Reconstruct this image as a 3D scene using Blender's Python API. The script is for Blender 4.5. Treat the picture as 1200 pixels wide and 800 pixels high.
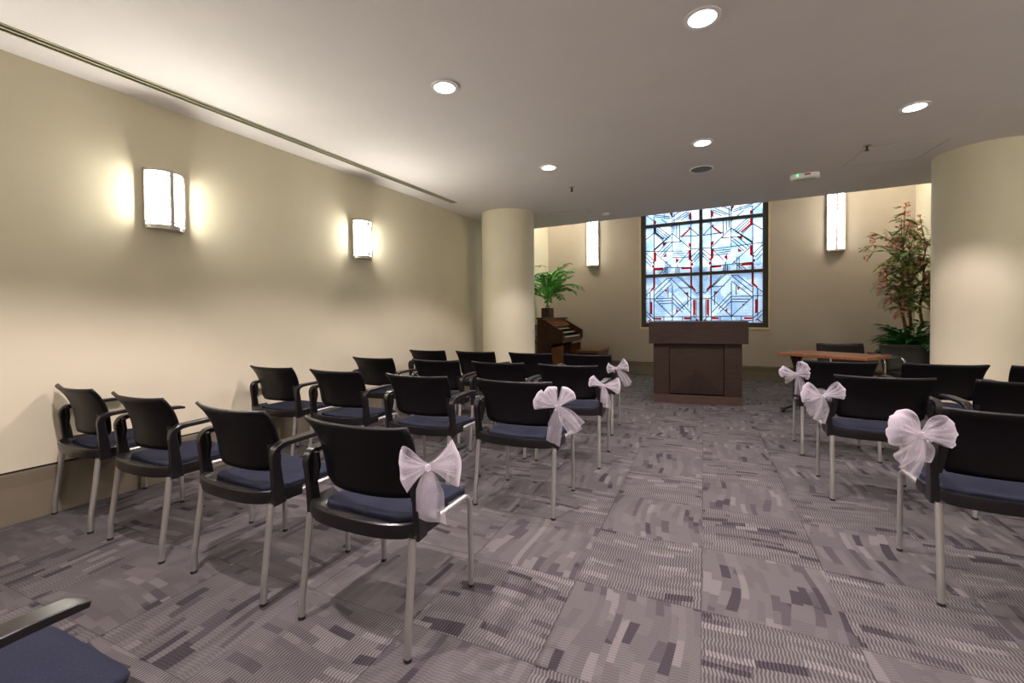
import bpy, bmesh, math, random
from mathutils import Vector, Matrix
PI = math.pi
for o in list(bpy.data.objects): bpy.data.objects.remove(o)
SC = bpy.context.scene
COL = SC.collection
# ------------------------------------------------------------------ camera, world, exposure
F, CX, CY, HZ, CAMH = 510.0, 600.0, 400.0, 372.0, 1.2   # focal length and horizon in 1200x800 pixels
YAW = math.radians(23.8)          # camera turned left of the carpet grid
ALPHA = math.radians(4.3)         # walls turned right of the carpet grid
cd = bpy.data.cameras.new('camera'); cam = bpy.data.objects.new('camera', cd); COL.objects.link(cam)
PITCH, ROLL = math.radians(1.0), math.radians(-.52)
CAMM = Matrix.Rotation(YAW, 3, 'Z') @ Matrix.Rotation(PI/2-PITCH, 3, 'X') @ Matrix.Rotation(ROLL, 3, 'Z')
PY = HZ+F*math.tan(PITCH)
cam.location = (0, 0, CAMH); cam.rotation_euler = CAMM.to_euler()
cd.sensor_width = 36; cd.lens = 36*F/1200; cd.shift_y = -(CY-HZ-F*math.tan(math.radians(1.0)))/1200; cd.clip_start = .05
SC.camera = cam
SC.view_settings.view_transform = 'Standard'; SC.view_settings.look = 'None'
SC.view_settings.gamma = 1; SC.view_settings.use_curve_mapping = False
SC.view_settings.exposure = 0.52
W = bpy.data.worlds.new('sky'); SC.world = W; W.use_nodes = True
W.node_tree.nodes['Background'].inputs[0].default_value = (.70, .85, 1, 1)
W.node_tree.nodes['Background'].inputs[1].default_value = 2.3
P_DOWN, P_SCONCE, P_TALL, P_ALC = 90.0, 66.0, 13.0, 85.0     # lamp strengths
C_DOWN, C_SCONCE, C_ALC = (1, .86, .89), (1, .965, .86), (1, .91, .72)

c24, s24 = math.cos(YAW), math.sin(YAW)
ca, sa = math.cos(ALPHA), math.sin(ALPHA)
def pix(px, py, z):                      # photo pixel -> point at height z
    d = CAMM @ Vector(((px-CX)/F, -(py-PY)/F, -1)); k = (z-CAMH)/d.z
    return Vector((d.x*k, d.y*k, z))
def room(u, v, z=0): return Vector((u*ca+v*sa, -u*sa+v*ca, z))
def to_room(p): return (p.x*ca-p.y*sa, p.x*sa+p.y*ca)
CEIL, HC = 2.8, 4.1
U0, U1 = -3.85, 4.2            # room walls
V0, V1, VB = -2.6, 7.15, 9.35  # rear wall, soffit edge, back wall
A0, A1 = -4.02, 2.45           # alcove walls

# ------------------------------------------------------------------ materials
def nt(name):
    m = bpy.data.materials.new(name); m.use_nodes = True
    return m, m.node_tree, m.node_tree.nodes['Principled BSDF']
def sock(b, k, v):
    if k in b.inputs: b.inputs[k].default_value = v
def plain(name, col, rough=.5, metal=0, spec=.5, noise=0, nscale=30, bump=0, bscale=200):
    m, t, b = nt(name)
    b.inputs['Base Color'].default_value = (*col, 1); b.inputs['Roughness'].default_value = rough
    b.inputs['Metallic'].default_value = metal; sock(b, 'Specular IOR Level', spec)
    tc = t.nodes.new('ShaderNodeTexCoord')
    if noise:
        n = t.nodes.new('ShaderNodeTexNoise'); n.inputs['Scale'].default_value = nscale; n.inputs['Detail'].default_value = 4
        t.links.new(tc.outputs['Object'], n.inputs['Vector'])
        r = t.nodes.new('ShaderNodeValToRGB')
        r.color_ramp.elements[0].position = .3; r.color_ramp.elements[1].position = .7
        r.color_ramp.elements[0].color = (*[c*(1-noise) for c in col], 1)
        r.color_ramp.elements[1].color = (*[min(1, c*(1+noise)) for c in col], 1)
        t.links.new(n.outputs['Fac'], r.inputs['Fac']); t.links.new(r.outputs['Color'], b.inputs['Base Color'])
    if bump:
        n = t.nodes.new('ShaderNodeTexNoise'); n.inputs['Scale'].default_value = bscale
        t.links.new(tc.outputs['Object'], n.inputs['Vector'])
        bp = t.nodes.new('ShaderNodeBump'); bp.inputs['Strength'].default_value = bump; bp.inputs['Distance'].default_value = .002
        t.links.new(n.outputs['Fac'], bp.inputs['Height']); t.links.new(bp.outputs['Normal'], b.inputs['Normal'])
    return m
def wood(name, a, c, scale=(1, 12, 12), rough=.35):
    m, t, b = nt(name)
    tc = t.nodes.new('ShaderNodeTexCoord'); mp = t.nodes.new('ShaderNodeMapping'); mp.inputs['Scale'].default_value = scale
    n = t.nodes.new('ShaderNodeTexNoise'); n.inputs['Scale'].default_value = 3; n.inputs['Detail'].default_value = 6; n.inputs['Distortion'].default_value = .6
    r = t.nodes.new('ShaderNodeValToRGB'); r.color_ramp.elements[0].position = .3; r.color_ramp.elements[1].position = .72
    r.color_ramp.elements[0].color = (*a, 1); r.color_ramp.elements[1].color = (*c, 1)
    t.links.new(tc.outputs['Object'], mp.inputs[0]); t.links.new(mp.outputs[0], n.inputs['Vector'])
    t.links.new(n.outputs['Fac'], r.inputs['Fac']); t.links.new(r.outputs['Color'], b.inputs['Base Color'])
    b.inputs['Roughness'].default_value = rough; sock(b, 'Specular IOR Level', .3)
    return m
def emit(name, col, st):
    m = bpy.data.materials.new(name); m.use_nodes = True; t = m.node_tree; t.nodes.clear()
    e = t.nodes.new('ShaderNodeEmission'); e.inputs[0].default_value = (*col, 1); e.inputs[1].default_value = st
    o = t.nodes.new('ShaderNodeOutputMaterial'); t.links.new(e.outputs[0], o.inputs[0]); return m

M = {}
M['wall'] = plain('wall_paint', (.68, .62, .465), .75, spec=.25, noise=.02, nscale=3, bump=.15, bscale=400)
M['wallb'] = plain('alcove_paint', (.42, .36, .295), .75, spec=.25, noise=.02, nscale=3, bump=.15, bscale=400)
M['ceil'] = plain('ceiling_paint', (.76, .715, .70), .85, spec=.2, noise=.015, nscale=4)
M['base'] = plain('baseboard_vinyl', (.20, .165, .115), .5, noise=.06, nscale=8)
M['gap'] = plain('dark_gap', (.012, .011, .009), .8)
M['vent'] = plain('vent_metal', (.46, .44, .30), .5)
M['white'] = plain('white_plastic', (.88, .86, .84), .4)
M['shell'] = plain('chair_shell', (.0045, .0035, .0045), .42, spec=.2, bump=.08, bscale=900)
M['arm'] = plain('arm_plastic', (.008, .0065, .007), .30, spec=.42, bump=.08, bscale=900)
M['navy'] = plain('navy_fabric', (.015, .017, .029), .9, spec=.1, noise=.25, nscale=220, bump=.4, bscale=700)
M['silver'] = plain('silver_tube', (.50, .48, .46), .38, metal=.85)
M['rubber'] = plain('rubber', (.01, .01, .01), .6)
M['leather'] = plain('black_leather', (.012, .010, .009), .36, spec=.4, bump=.3, bscale=250)
M['chrome'] = plain('chrome', (.75, .73, .7), .15, metal=1)
M['podium'] = wood('podium_wood', (.024, .0135, .0095), (.038, .022, .016), (2, 2, 18), .42)
M['podium_d'] = wood('podium_wood_diagonal', (.018, .010, .007), (.030, .017, .013), (14, 2, 3), .42)
M['plinth'] = wood('plinth_wood', (.055, .032, .027), (.080, .050, .042), (2, 2, 18), .35)
M['organ'] = wood('organ_wood', (.035, .012, .006), (.070, .026, .012), (3, 3, 14), .3)
M['organl'] = wood('organ_wood_light', (.16, .065, .025), (.24, .105, .04), (3, 3, 14), .3)
M['table'] = wood('table_wood', (.16, .055, .025), (.24, .09, .04), (12, 2, 2), .22)
M['black'] = plain('black_metal', (.012, .012, .013), .4)
M['key'] = plain('ivory', (.62, .57, .45), .35)
M['tab'] = plain('stop_tab', (.45, .22, .07), .35)
M['redtab'] = plain('red_tab', (.30, .02, .015), .35)
M['basket'] = plain('wicker', (.055, .022, .014), .6, noise=.3, nscale=60, bump=.6, bscale=120)
M['soil'] = plain('moss', (.03, .025, .015), .9)
M['leaf'] = plain('palm_leaf', (.075, .36, .03), .45, noise=.35, nscale=6)
M['leafd'] = plain('fern_leaf', (.018, .115, .022), .45, noise=.35, nscale=6)
M['leafo'] = plain('tree_leaf', (.13, .21, .05), .5, noise=.55, nscale=7)
M['leafy'] = plain('yellow_leaf', (.36, .34, .05), .5, noise=.3, nscale=7)
M['bloom'] = plain('blossom', (.58, .24, .16), .6, noise=.3, nscale=9)
M['bark'] = plain('bark', (.20, .10, .045), .8, noise=.4, nscale=14)
M['frame'] = plain('window_frame', (.035, .030, .022), .45)
M['lead'] = plain('lead_came', (.02, .025, .03), .5)
M['trimc'] = plain('sill_trim', (.55, .44, .27), .45)
M['red'] = None
M['lamp'] = emit('lamp_glass', C_SCONCE, P_SCONCE)
M['lampt'] = emit('tall_lamp_glass', C_SCONCE, P_TALL)
M['lampw'] = emit('downlight_lens', (1, .95, .93), 9)
M['metal'] = plain('brushed_nickel', (.50, .46, .40), .35, metal=.8)
M['speaker'] = plain('speaker_grille', (.16, .15, .145), .6, noise=.3, nscale=300)
M['led'] = emit('green_led', (.1, 1, .35), 2)
M['lensg'] = plain('grey_lens', (.5, .48, .45), .3)
M['redmark'] = plain('red_mark', (.25, .03, .02), .5)

def glassy(name, col, trans, rough=1.0):          # coloured art glass: see-through with a milky share
    m = bpy.data.materials.new(name); m.use_nodes = True; t = m.node_tree; t.nodes.clear()
    o = t.nodes.new('ShaderNodeOutputMaterial'); mx = t.nodes.new('ShaderNodeMixShader'); mx.inputs[0].default_value = trans
    tl = t.nodes.new('ShaderNodeBsdfTranslucent'); tr = t.nodes.new('ShaderNodeBsdfTransparent')
    gl = t.nodes.new('ShaderNodeBsdfGlossy'); gl.inputs['Roughness'].default_value = .15
    m2 = t.nodes.new('ShaderNodeMixShader'); m2.inputs[0].default_value = .04
    t.links.new(tl.outputs[0], mx.inputs[1]); t.links.new(tr.outputs[0], mx.inputs[2])
    t.links.new(mx.outputs[0], m2.inputs[1]); t.links.new(gl.outputs[0], m2.inputs[2]); t.links.new(m2.outputs[0], o.inputs[0])
    tl.inputs[0].default_value = (*col, 1); tr.inputs[0].default_value = (*col, 1)
    return m, t, tl, tr
M['red'] = glassy('red_glass', (.75, .02, .02), .55)[0]
M['darkred'] = glassy('dimmed_red_glass', (.035, .045, .04), .5)[0]  # red glass looking dark against the outside, that darkness put into its colour
def clear_glass():
    m, t, tl, tr = glassy('clear_art_glass', (.9, .95, 1), .62)
    tc = t.nodes.new('ShaderNodeTexCoord')
    v = t.nodes.new('ShaderNodeTexVoronoi'); v.inputs['Scale'].default_value = 6.5; v.distance = 'CHEBYCHEV'
    v.inputs['Randomness'].default_value = .9
    mp = t.nodes.new('ShaderNodeMapping'); mp.inputs['Rotation'].default_value = (0, .78, 0)
    t.links.new(tc.outputs['Object'], mp.inputs[0]); t.links.new(mp.outputs[0], v.inputs['Vector'])
    r = t.nodes.new('ShaderNodeValToRGB'); e = r.color_ramp.elements
    e[0].position = 0; e[0].color = (.50, .62, .74, 1); e[1].position = 1; e[1].color = (1, 1, 1, 1)
    sep = t.nodes.new('ShaderNodeSeparateColor'); t.links.new(v.outputs['Color'], sep.inputs[0])
    # fine reeded streaks
    w = t.nodes.new('ShaderNodeTexWave'); w.inputs['Scale'].default_value = 7; w.inputs['Distortion'].default_value = 6; w.bands_direction = 'Z'
    t.links.new(tc.outputs['Object'], w.inputs['Vector'])
    mxv = t.nodes.new('ShaderNodeMath'); mxv.operation = 'MULTIPLY_ADD'; mxv.inputs[1].default_value = .3
    t.links.new(w.outputs['Fac'], mxv.inputs[0]); 
    m3 = t.nodes.new('ShaderNodeMath'); m3.operation = 'MULTIPLY'; m3.inputs[1].default_value = .75
    t.links.new(sep.outputs[0], m3.inputs[0]); t.links.new(m3.outputs[0], mxv.inputs[2])
    t.links.new(mxv.outputs[0], r.inputs['Fac'])
    t.links.new(r.outputs['Color'], tl.inputs[0]); t.links.new(r.outputs['Color'], tr.inputs[0])
    return m
M['glass'] = clear_glass()

def tulle():
    m = bpy.data.materials.new('white_tulle'); m.use_nodes = True; t = m.node_tree; t.nodes.clear()
    o = t.nodes.new('ShaderNodeOutputMaterial'); mx = t.nodes.new('ShaderNodeMixShader')
    a = t.nodes.new('ShaderNodeMixShader'); a.inputs[0].default_value = .4
    d = t.nodes.new('ShaderNodeBsdfDiffuse'); tl = t.nodes.new('ShaderNodeBsdfTranslucent'); tr = t.nodes.new('ShaderNodeBsdfTransparent')
    for q in (d, tl): q.inputs[0].default_value = (.70, .64, .70, 1)
    t.links.new(d.outputs[0], a.inputs[1]); t.links.new(tl.outputs[0], a.inputs[2])
    lw = t.nodes.new('ShaderNodeLayerWeight'); lw.inputs[0].default_value = .35
    mr = t.nodes.new('ShaderNodeMapRange'); mr.inputs[3].default_value = .30; mr.inputs[4].default_value = .9
    t.links.new(lw.outputs['Facing'], mr.inputs[0]); t.links.new(mr.outputs[0], mx.inputs[0])
    t.links.new(tr.outputs[0], mx.inputs[1]); t.links.new(a.outputs[0], mx.inputs[2]); t.links.new(mx.outputs[0], o.inputs[0])
    return m
M['tulle'] = tulle()

TILE = .525
def carpet():
    m, t, b = nt('carpet_tiles'); L = t.links; N = t.nodes
    def ma(op, a, c=None, d=None):
        n = N.new('ShaderNodeMath'); n.operation = op
        for i, q in enumerate((a, c, d)):
            if q is None: continue
            if isinstance(q, (int, float)): n.inputs[i].default_value = q
            else: L.new(q, n.inputs[i])
        return n.outputs[0]
    def wn(x, y, k=0.):
        n = N.new('ShaderNodeTexWhiteNoise'); n.noise_dimensions = '3D'
        cx = N.new('ShaderNodeCombineXYZ')
        for i, q in enumerate((x, y, k)):
            if isinstance(q, (int, float)): cx.inputs[i].default_value = q
            else: L.new(q, cx.inputs[i])
        L.new(cx.outputs[0], n.inputs['Vector']); return n.outputs['Value']
    tc = N.new('ShaderNodeTexCoord'); sp = N.new('ShaderNodeSeparateXYZ'); L.new(tc.outputs['Object'], sp.inputs[0])
    x = ma('ADD', sp.outputs[0], .01+TILE*40); y = ma('ADD', sp.outputs[1], -1.912+TILE*40)
    xs = ma('DIVIDE', x, TILE); ys = ma('DIVIDE', y, TILE)
    ix = ma('FLOOR', xs); iy = ma('FLOOR', ys); fx = ma('FRACT', xs); fy = ma('FRACT', ys)
    par = ma('MODULO', ma('ADD', ix, iy), 2.)          # 1: blocks long across, 0: blocks long in depth
    ipar = ma('SUBTRACT', 1., par)
    mixf = lambda p, q: ma('ADD', ma('MULTIPLY', p, ipar), ma('MULTIPLY', q, par))
    A = ma('MULTIPLY', mixf(fy, fx), TILE)             # along blocks
    B0 = ma('MULTIPLY', mixf(fx, fy), TILE)            # across blocks
    tr = wn(ix, iy, 3.)
    # swooping edges: bend B by a slow wave
    bend = ma('MULTIPLY', ma('SINE', ma('ADD', ma('MULTIPLY', A, 9.), ma('MULTIPLY', tr, 6.))), .016)
    bend2 = ma('MULTIPLY', ma('SINE', ma('ADD', ma('MULTIPLY', B0, 24.), ma('MULTIPLY', A, 5.))), .010)
    B = ma('ADD', ma('ADD', B0, bend), bend2)
    row = ma('FLOOR', ma('DIVIDE', B, .033))
    roff = wn(row, ma('ADD', ix, ma('MULTIPLY', iy, 7.)), 1.)
    ac = ma('ADD', ma('DIVIDE', A, ma('ADD', .10, ma('MULTIPLY', roff, .10))), ma('MULTIPLY', roff, 5.))
    cell = ma('FLOOR', ac)
    rnd = wn(ma('ADD', row, ma('MULTIPLY', ix, 31.)), ma('ADD', cell, ma('MULTIPLY', iy, 17.)), 2.)
    # big soft patches
    n2 = N.new('ShaderNodeTexNoise'); n2.inputs['Scale'].default_value = 3.0; n2.inputs['Detail'].default_value = 2; L.new(tc.outputs['Object'], n2.inputs['Vector'])
    v = ma('ADD', rnd, ma('MULTIPLY', ma('SUBTRACT', n2.outputs['Fac'], .5), .35))
    r = N.new('ShaderNodeValToRGB'); r.color_ramp.interpolation = 'CONSTANT'; e = r.color_ramp.elements
    e[0].position = 0; e[0].color = (.037, .031, .036, 1)
    e[1].position = .05; e[1].color = (.057, .049, .054, 1)
    for p, c in ((.12, (.078, .070, .071)), (.42, (.087, .079, .079)), (.78, (.097, .088, .087)), (.93, (.122, .111, .109))):
        q = e.new(p); q.color = (*c, 1)
    L.new(v, r.inputs['Fac'])
    # wavy ribs
    wob = ma('ADD', ma('MULTIPLY', ma('SINE', ma('MULTIPLY', B0, 150.)), .75), ma('MULTIPLY', ma('SINE', ma('MULTIPLY', B0, 61.)), .8))
    amp = ma('ADD', .14, ma('MULTIPLY', par, .32))
    rib = ma('SINE', ma('ADD', ma('MULTIPLY', A, 2*PI/.0125), wob))
    ribp = ma('ADD', 1., ma('MULTIPLY', rib, amp))
    n3 = N.new('ShaderNodeTexNoise'); n3.inputs['Scale'].default_value = 350; n3.inputs['Detail'].default_value = 2; L.new(tc.outputs['Object'], n3.inputs['Vector'])
    sp_ = ma('ADD', .72, ma('MULTIPLY', n3.outputs['Fac'], .56))
    # seams
    ex = ma('MINIMUM', ma('MINIMUM', fx, ma('SUBTRACT', 1., fx)), ma('MINIMUM', fy, ma('SUBTRACT', 1., fy)))
    seam = ma('ADD', .72, ma('MULTIPLY', ma('GREATER_THAN', ex, .005), .28))
    tot = ma('MULTIPLY', ma('MULTIPLY', ribp, sp_), seam)
    hsv = N.new('ShaderNodeVectorMath'); hsv.operation = 'SCALE'
    L.new(r.outputs['Color'], hsv.inputs[0]); L.new(tot, hsv.inputs['Scale'])
    L.new(hsv.outputs[0], b.inputs['Base Color']); b.inputs['Roughness'].default_value = .95; sock(b, 'Specular IOR Level', .1)
    bp = N.new('ShaderNodeBump'); bp.inputs['Strength'].default_value = .3; bp.inputs['Distance'].default_value = .003
    L.new(tot, bp.inputs['Height']); L.new(bp.outputs['Normal'], b.inputs['Normal'])
    return m
M['carpet'] = carpet()

# ------------------------------------------------------------------ mesh helpers
class MB:
    def __init__(s): s.v = []; s.f = []
    def add(s, vs, fs):
        k = len(s.v); s.v += [tuple(p) for p in vs]; s.f += [tuple(i+k for i in f) for f in fs]; return s
    def box(s, x0, x1, y0, y1, z0, z1, mat=None):
        vs = [Vector((x, y, z)) for z in (z0, z1) for y in (y0, y1) for x in (x0, x1)]
        if mat: vs = [mat @ p for p in vs]
        return s.add(vs, [(0, 2, 3, 1), (4, 5, 7, 6), (0, 1, 5, 4), (2, 6, 7, 3), (0, 4, 6, 2), (1, 3, 7, 5)])
    def prism(s, pts, a, b, axis='y'):       # 2D outline pushed from a to b along axis
        def mk(p, t): return {'x': (t, p[0], p[1]), 'y': (p[0], t, p[1]), 'z': (p[0], p[1], t)}[axis]
        n = len(pts); vs = [mk(p, a) for p in pts]+[mk(p, b) for p in pts]
        fs = [tuple(range(n))[::-1], tuple(range(n, 2*n))]+[(i, (i+1) % n, n+(i+1) % n, n+i) for i in range(n)]
        return s.add(vs, fs)
    def tube(s, path, r, n=10, cap=True):
        path = [Vector(p) for p in path]; m = len(path); rs = r if isinstance(r, (list, tuple)) else [r]*m
        up = Vector((0, 0, 1)); vs = []; prev = None
        for i, p in enumerate(path):
            d = (path[min(i+1, m-1)]-path[max(i-1, 0)]).normalized()
            if prev is None:
                a = d.cross(up)
                if a.length < .01: a = d.cross(Vector((1, 0, 0)))
                a.normalize()
            else:
                a = (prev-d*prev.dot(d)).normalized()
            prev = a; b_ = d.cross(a)
            for k in range(n):
                t = 2*PI*k/n; vs.append(p+(a*math.cos(t)+b_*math.sin(t))*rs[i])
        fs = [(i*n+k, i*n+(k+1) % n, (i+1)*n+(k+1) % n, (i+1)*n+k) for i in range(m-1) for k in range(n)]
        if cap: fs += [tuple(range(n))[::-1], tuple((m-1)*n+k for k in range(n))]
        return s.add(vs, fs)
    def ribbon(s, path, side, wid, thk):     # rectangular section swept along a path; side = width direction
        path = [Vector(p) for p in path]; side = Vector(side).normalized(); m = len(path); vs = []
        for i, p in enumerate(path):
            d = (path[min(i+1, m-1)]-path[max(i-1, 0)]).normalized(); nrm = side.cross(d).normalized()
            w = (wid[i] if isinstance(wid, (list, tuple)) else wid)/2; h = (thk[i] if isinstance(thk, (list, tuple)) else thk)/2
            c = .25*min(w, h)
            for a, b_ in ((-w+c, -h), (w-c, -h), (w, -h+c), (w, h-c), (w-c, h), (-w+c, h), (-w, h-c), (-w, -h+c)):
                vs.append(p+side*a+nrm*b_)
        n = 8
        fs = [(i*n+k, i*n+(k+1) % n, (i+1)*n+(k+1) % n, (i+1)*n+k) for i in range(m-1) for k in range(n)]
        fs += [tuple(range(n))[::-1], tuple((m-1)*n+k for k in range(n))]
        return s.add(vs, fs)
    def lathe(s, prof, cx=0, cy=0, n=32):
        vs = [(cx+r*math.cos(2*PI*k/n), cy+r*math.sin(2*PI*k/n), z) for r, z in prof for k in range(n)]
        m = len(prof)
        fs = [(i*n+k, i*n+(k+1) % n, (i+1)*n+(k+1) % n, (i+1)*n+k) for i in range(m-1) for k in range(n)]
        fs += [tuple(range(n))[::-1], tuple((m-1)*n+k for k in range(n))]
        return s.add(vs, fs)
    def build(s, name, mat, parent=None, smooth=False, bevel=0, solid=0, sub=0, fix=True):
        me = bpy.data.meshes.new(name); me.from_pydata([tuple(p) for p in s.v], [], s.f)
        if fix:
            bm = bmesh.new(); bm.from_mesh(me); bmesh.ops.recalc_face_normals(bm, faces=bm.faces); bm.to_mesh(me); bm.free()
        for q in (mat if isinstance(mat, list) else [mat]): me.materials.append(q)
        if smooth:
            me.polygons.foreach_set('use_smooth', [True]*len(me.polygons))
        o = bpy.data.objects.new(name, me); COL.objects.link(o)
        if parent: o.parent = parent
        if solid:
            q = o.modifiers.new('thickness', 'SOLIDIFY'); q.thickness = solid; q.offset = 0
        if bevel:
            q = o.modifiers.new('bevel', 'BEVEL'); q.width = bevel; q.segments = 2; q.limit_method = 'ANGLE'; q.angle_limit = math.radians(40)
        if sub:
            q = o.modifiers.new('subdivision', 'SUBSURF'); q.levels = sub; q.render_levels = sub
        if smooth and not sub:
            try: me.set_sharp_from_angle(angle=math.radians(38))
            except Exception: pass
        return o
def tag(o, label=None, cat=None, group=None, kind=None):
    if label: o['label'] = label
    if cat: o['category'] = cat
    if group: o['group'] = group
    if kind: o['kind'] = kind
    return o
def thing(name, label, cat, loc=(0, 0, 0), rz=0, group=None):
    o = bpy.data.objects.new(name, None); COL.objects.link(o); o.empty_display_size = .1
    o.location = loc; o.rotation_euler = (0, 0, rz); return tag(o, label, cat, group)
def kids(o): return [c for c in list(COL.objects) if c.parent == o]
def copy_tree(o, parent=None):
    c = o.copy(); COL.objects.link(c)
    if parent: c.parent = parent
    for ch in kids(o): copy_tree(ch, c)
    return c
def struct(o, room_frame=True):
    o['kind'] = 'structure'
    if room_frame: o.rotation_euler = (0, 0, -ALPHA)
    return o
def bez(p, n=8):
    p = [Vector(q) for q in p]; out = []
    for i in range(n+1):
        t = i/n; q = [a.copy() for a in p]
        while len(q) > 1: q = [q[k].lerp(q[k+1], t) for k in range(len(q)-1)]
        out.append(q[0])
    return out

# ------------------------------------------------------------------ room shell
fl = MB(); 
pts = [room(U0-.7, V0-.3), room(U1+.3, V0-.3), room(U1+.3, VB+.3), room(U0-.7, VB+.3)]
fl.add([(p.x, p.y, 0) for p in pts]+[(p.x, p.y, -.1) for p in pts], [(0, 1, 2, 3), (7, 6, 5, 4), (0, 4, 5, 1), (1, 5, 6, 2), (2, 6, 7, 3), (3, 7, 4, 0)])
struct(fl.build('floor', M['carpet']), False)
FAC = [(V0-.2, U0), (4.78, U0), (5.28, U0-.012), (5.72, U0-.04), (6.12, U0-.075), (6.5, U0-.13), (V1+.12, U0-.16)]
w = MB()
w.prism([(u, v) for v, u in FAC]+[(A0-.35, V1+.12), (A0-.35, V0-.2)], -.05, CEIL+.02, 'z')
struct(w.build('wall_left', M['wall']))
SLU = -3.55
c = MB()   # flat ceiling, with an open slot for the linear vent
c.box(U0-.7, SLU-.035, V0-.2, V1, CEIL, CEIL+.15)
c.box(SLU+.035, U1+.3, V0-.2, V1, CEIL, CEIL+.15)
c.box(SLU-.035, SLU+.035, 5.0, V1, CEIL, CEIL+.15)
c.box(SLU-.035, SLU+.035, V0-.2, 5.0, CEIL+.06, CEIL+.15)
struct(c.build('ceiling', M['ceil']))
struct(MB().box(A0-.3, U1+.3, V1-.0, V1+.12, CEIL+.15, HC+.1).build('trim_1', M['ceil']))
struct(MB().box(A0-.3, A1+.3, V1+.12, VB+.2, HC, HC+.12).build('ceiling_alcove', M['ceil']))
struct(MB().box(A0-.2, A0, V1+.12, VB+.2, 0, HC).build('wall_alcove_left', M['wall']))
struct(MB().box(A1, A1+.2, V1, VB+.2, 0, HC).build('wall_alcove_right', M['wall']))
struct(MB().box(A1+.2, U1+.2, V1, V1+.12, 0, HC).build('wall_alcove_shoulder', M['wall']))
struct(MB().box(U1, U1+.2, V0-.2, V1, 0, CEIL).build('wall_right', M['wall']))
struct(MB().box(U0, U1, V0-.2, V0, 0, CEIL).build('wall_rear', M['wall']))
WU0, WU1, WZ0, WZ1 = -1.91, .39, .975, 3.75      # window opening
w = MB()
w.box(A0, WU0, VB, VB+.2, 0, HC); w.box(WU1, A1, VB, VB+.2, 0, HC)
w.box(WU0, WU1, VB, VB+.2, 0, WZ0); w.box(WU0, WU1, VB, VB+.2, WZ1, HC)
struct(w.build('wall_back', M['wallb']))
# baseboards with a top cap and shadow gap
def baseboard(name, pts, nrm, HB=.30):
    b = MB()
    prof = [(0, 0), (.022, 0), (.022, HB-.085), (.030, HB-.01), (.030, HB), (0, HB)]
    n = len(prof); m = len(pts)
    vs = [(pts[i][0]+nrm[0]*d, pts[i][1]+nrm[1]*d, z) for i in range(m) for d, z in prof]
    fs = [(i*n+k, i*n+(k+1) % n, (i+1)*n+(k+1) % n, (i+1)*n+k) for i in range(m-1) for k in range(n)]+[tuple(range(n)), tuple((m-1)*n+k for k in range(n))]
    b.add(vs, fs); o = struct(b.build(name, M['base']))
    g = MB(); prof = [(0, HB+.001), (.006, HB+.001), (.006, HB+.011), (0, HB+.011)]; n = 4
    vs = [(pts[i][0]+nrm[0]*d, pts[i][1]+nrm[1]*d, z) for i in range(m) for d, z in prof]
    fs = [(i*n+k, i*n+(k+1) % n, (i+1)*n+(k+1) % n, (i+1)*n+k) for i in range(m-1) for k in range(n)]+[tuple(range(n)), tuple((m-1)*n+k for k in range(n))]
    g.add(vs, fs).build('reveal', M['gap'], o)
baseboard('baseboard_left', [(u+.001, v) for v, u in FAC], (1, 0))
baseboard('baseboard_back', [(A0, VB-.001), (A1, VB-.001)], (0, -1), .235)
baseboard('baseboard_alcove_left', [(A0+.001, V1+.12), (A0+.001, VB)], (1, 0), .235)
baseboard('baseboard_alcove_right', [(A1-.001, V1), (A1-.001, VB)], (-1, 0), .235)
# pillars
for i, (u, v, r) in enumerate(((-3.245, 5.97, .405), (2.11, 6.04, .39))):
    struct(MB().lathe([(r, 0), (r, CEIL)], u, v, 96).build('pillar_%s' % ('left', 'right')[i], M['wall'], smooth=True))

# ------------------------------------------------------------------ window with leaded glass
def wpt(px, py):       # photo pixel -> (u, z) on the glass plane
    d = CAMM @ Vector(((px-CX)/F, -(py-PY)/F, -1)); u, v = to_room(d); k = (VB+.07)/v
    return (u*k, CAMH+d.z*k)
win = MB(); VG = VB+.07; t_ = .088
for x0, x1, z0, z1 in ((WU0, WU0+t_, WZ0, WZ1), (WU1-t_, WU1, WZ0, WZ1), (WU0+t_, WU1-t_, WZ0, WZ0+t_), (WU0+t_, WU1-t_, WZ1-t_, WZ1)):
    win.box(x0, x1, VB+.02, VB+.14, z0, z1)
wo = struct(win.build('window_1', M['frame'], bevel=.004)); wo['label'] = 'dark framed leaded glass window with red pieces in the back wall'
UC = (WU0+WU1)/2
zm1 = wpt(757, 265.3)[1]; zm2 = wpt(757, 323.5)[1]
mu = MB().box(UC-.03, UC+.03, VB+.03, VB+.13, WZ0+t_, WZ1-t_)
for zz in (wpt(826, 259)[1], wpt(826, 320.3)[1]): mu.box(WU0+t_, WU1-t_, VB+.03, VB+.13, zz-.032, zz+.032)
mu.build('mullion', M['frame'], wo, bevel=.003)
MB().box(WU0+t_, WU1-t_, VG-.003, VG+.003, WZ0+t_, WZ1-t_).build('pane', M['glass'], wo)
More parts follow.
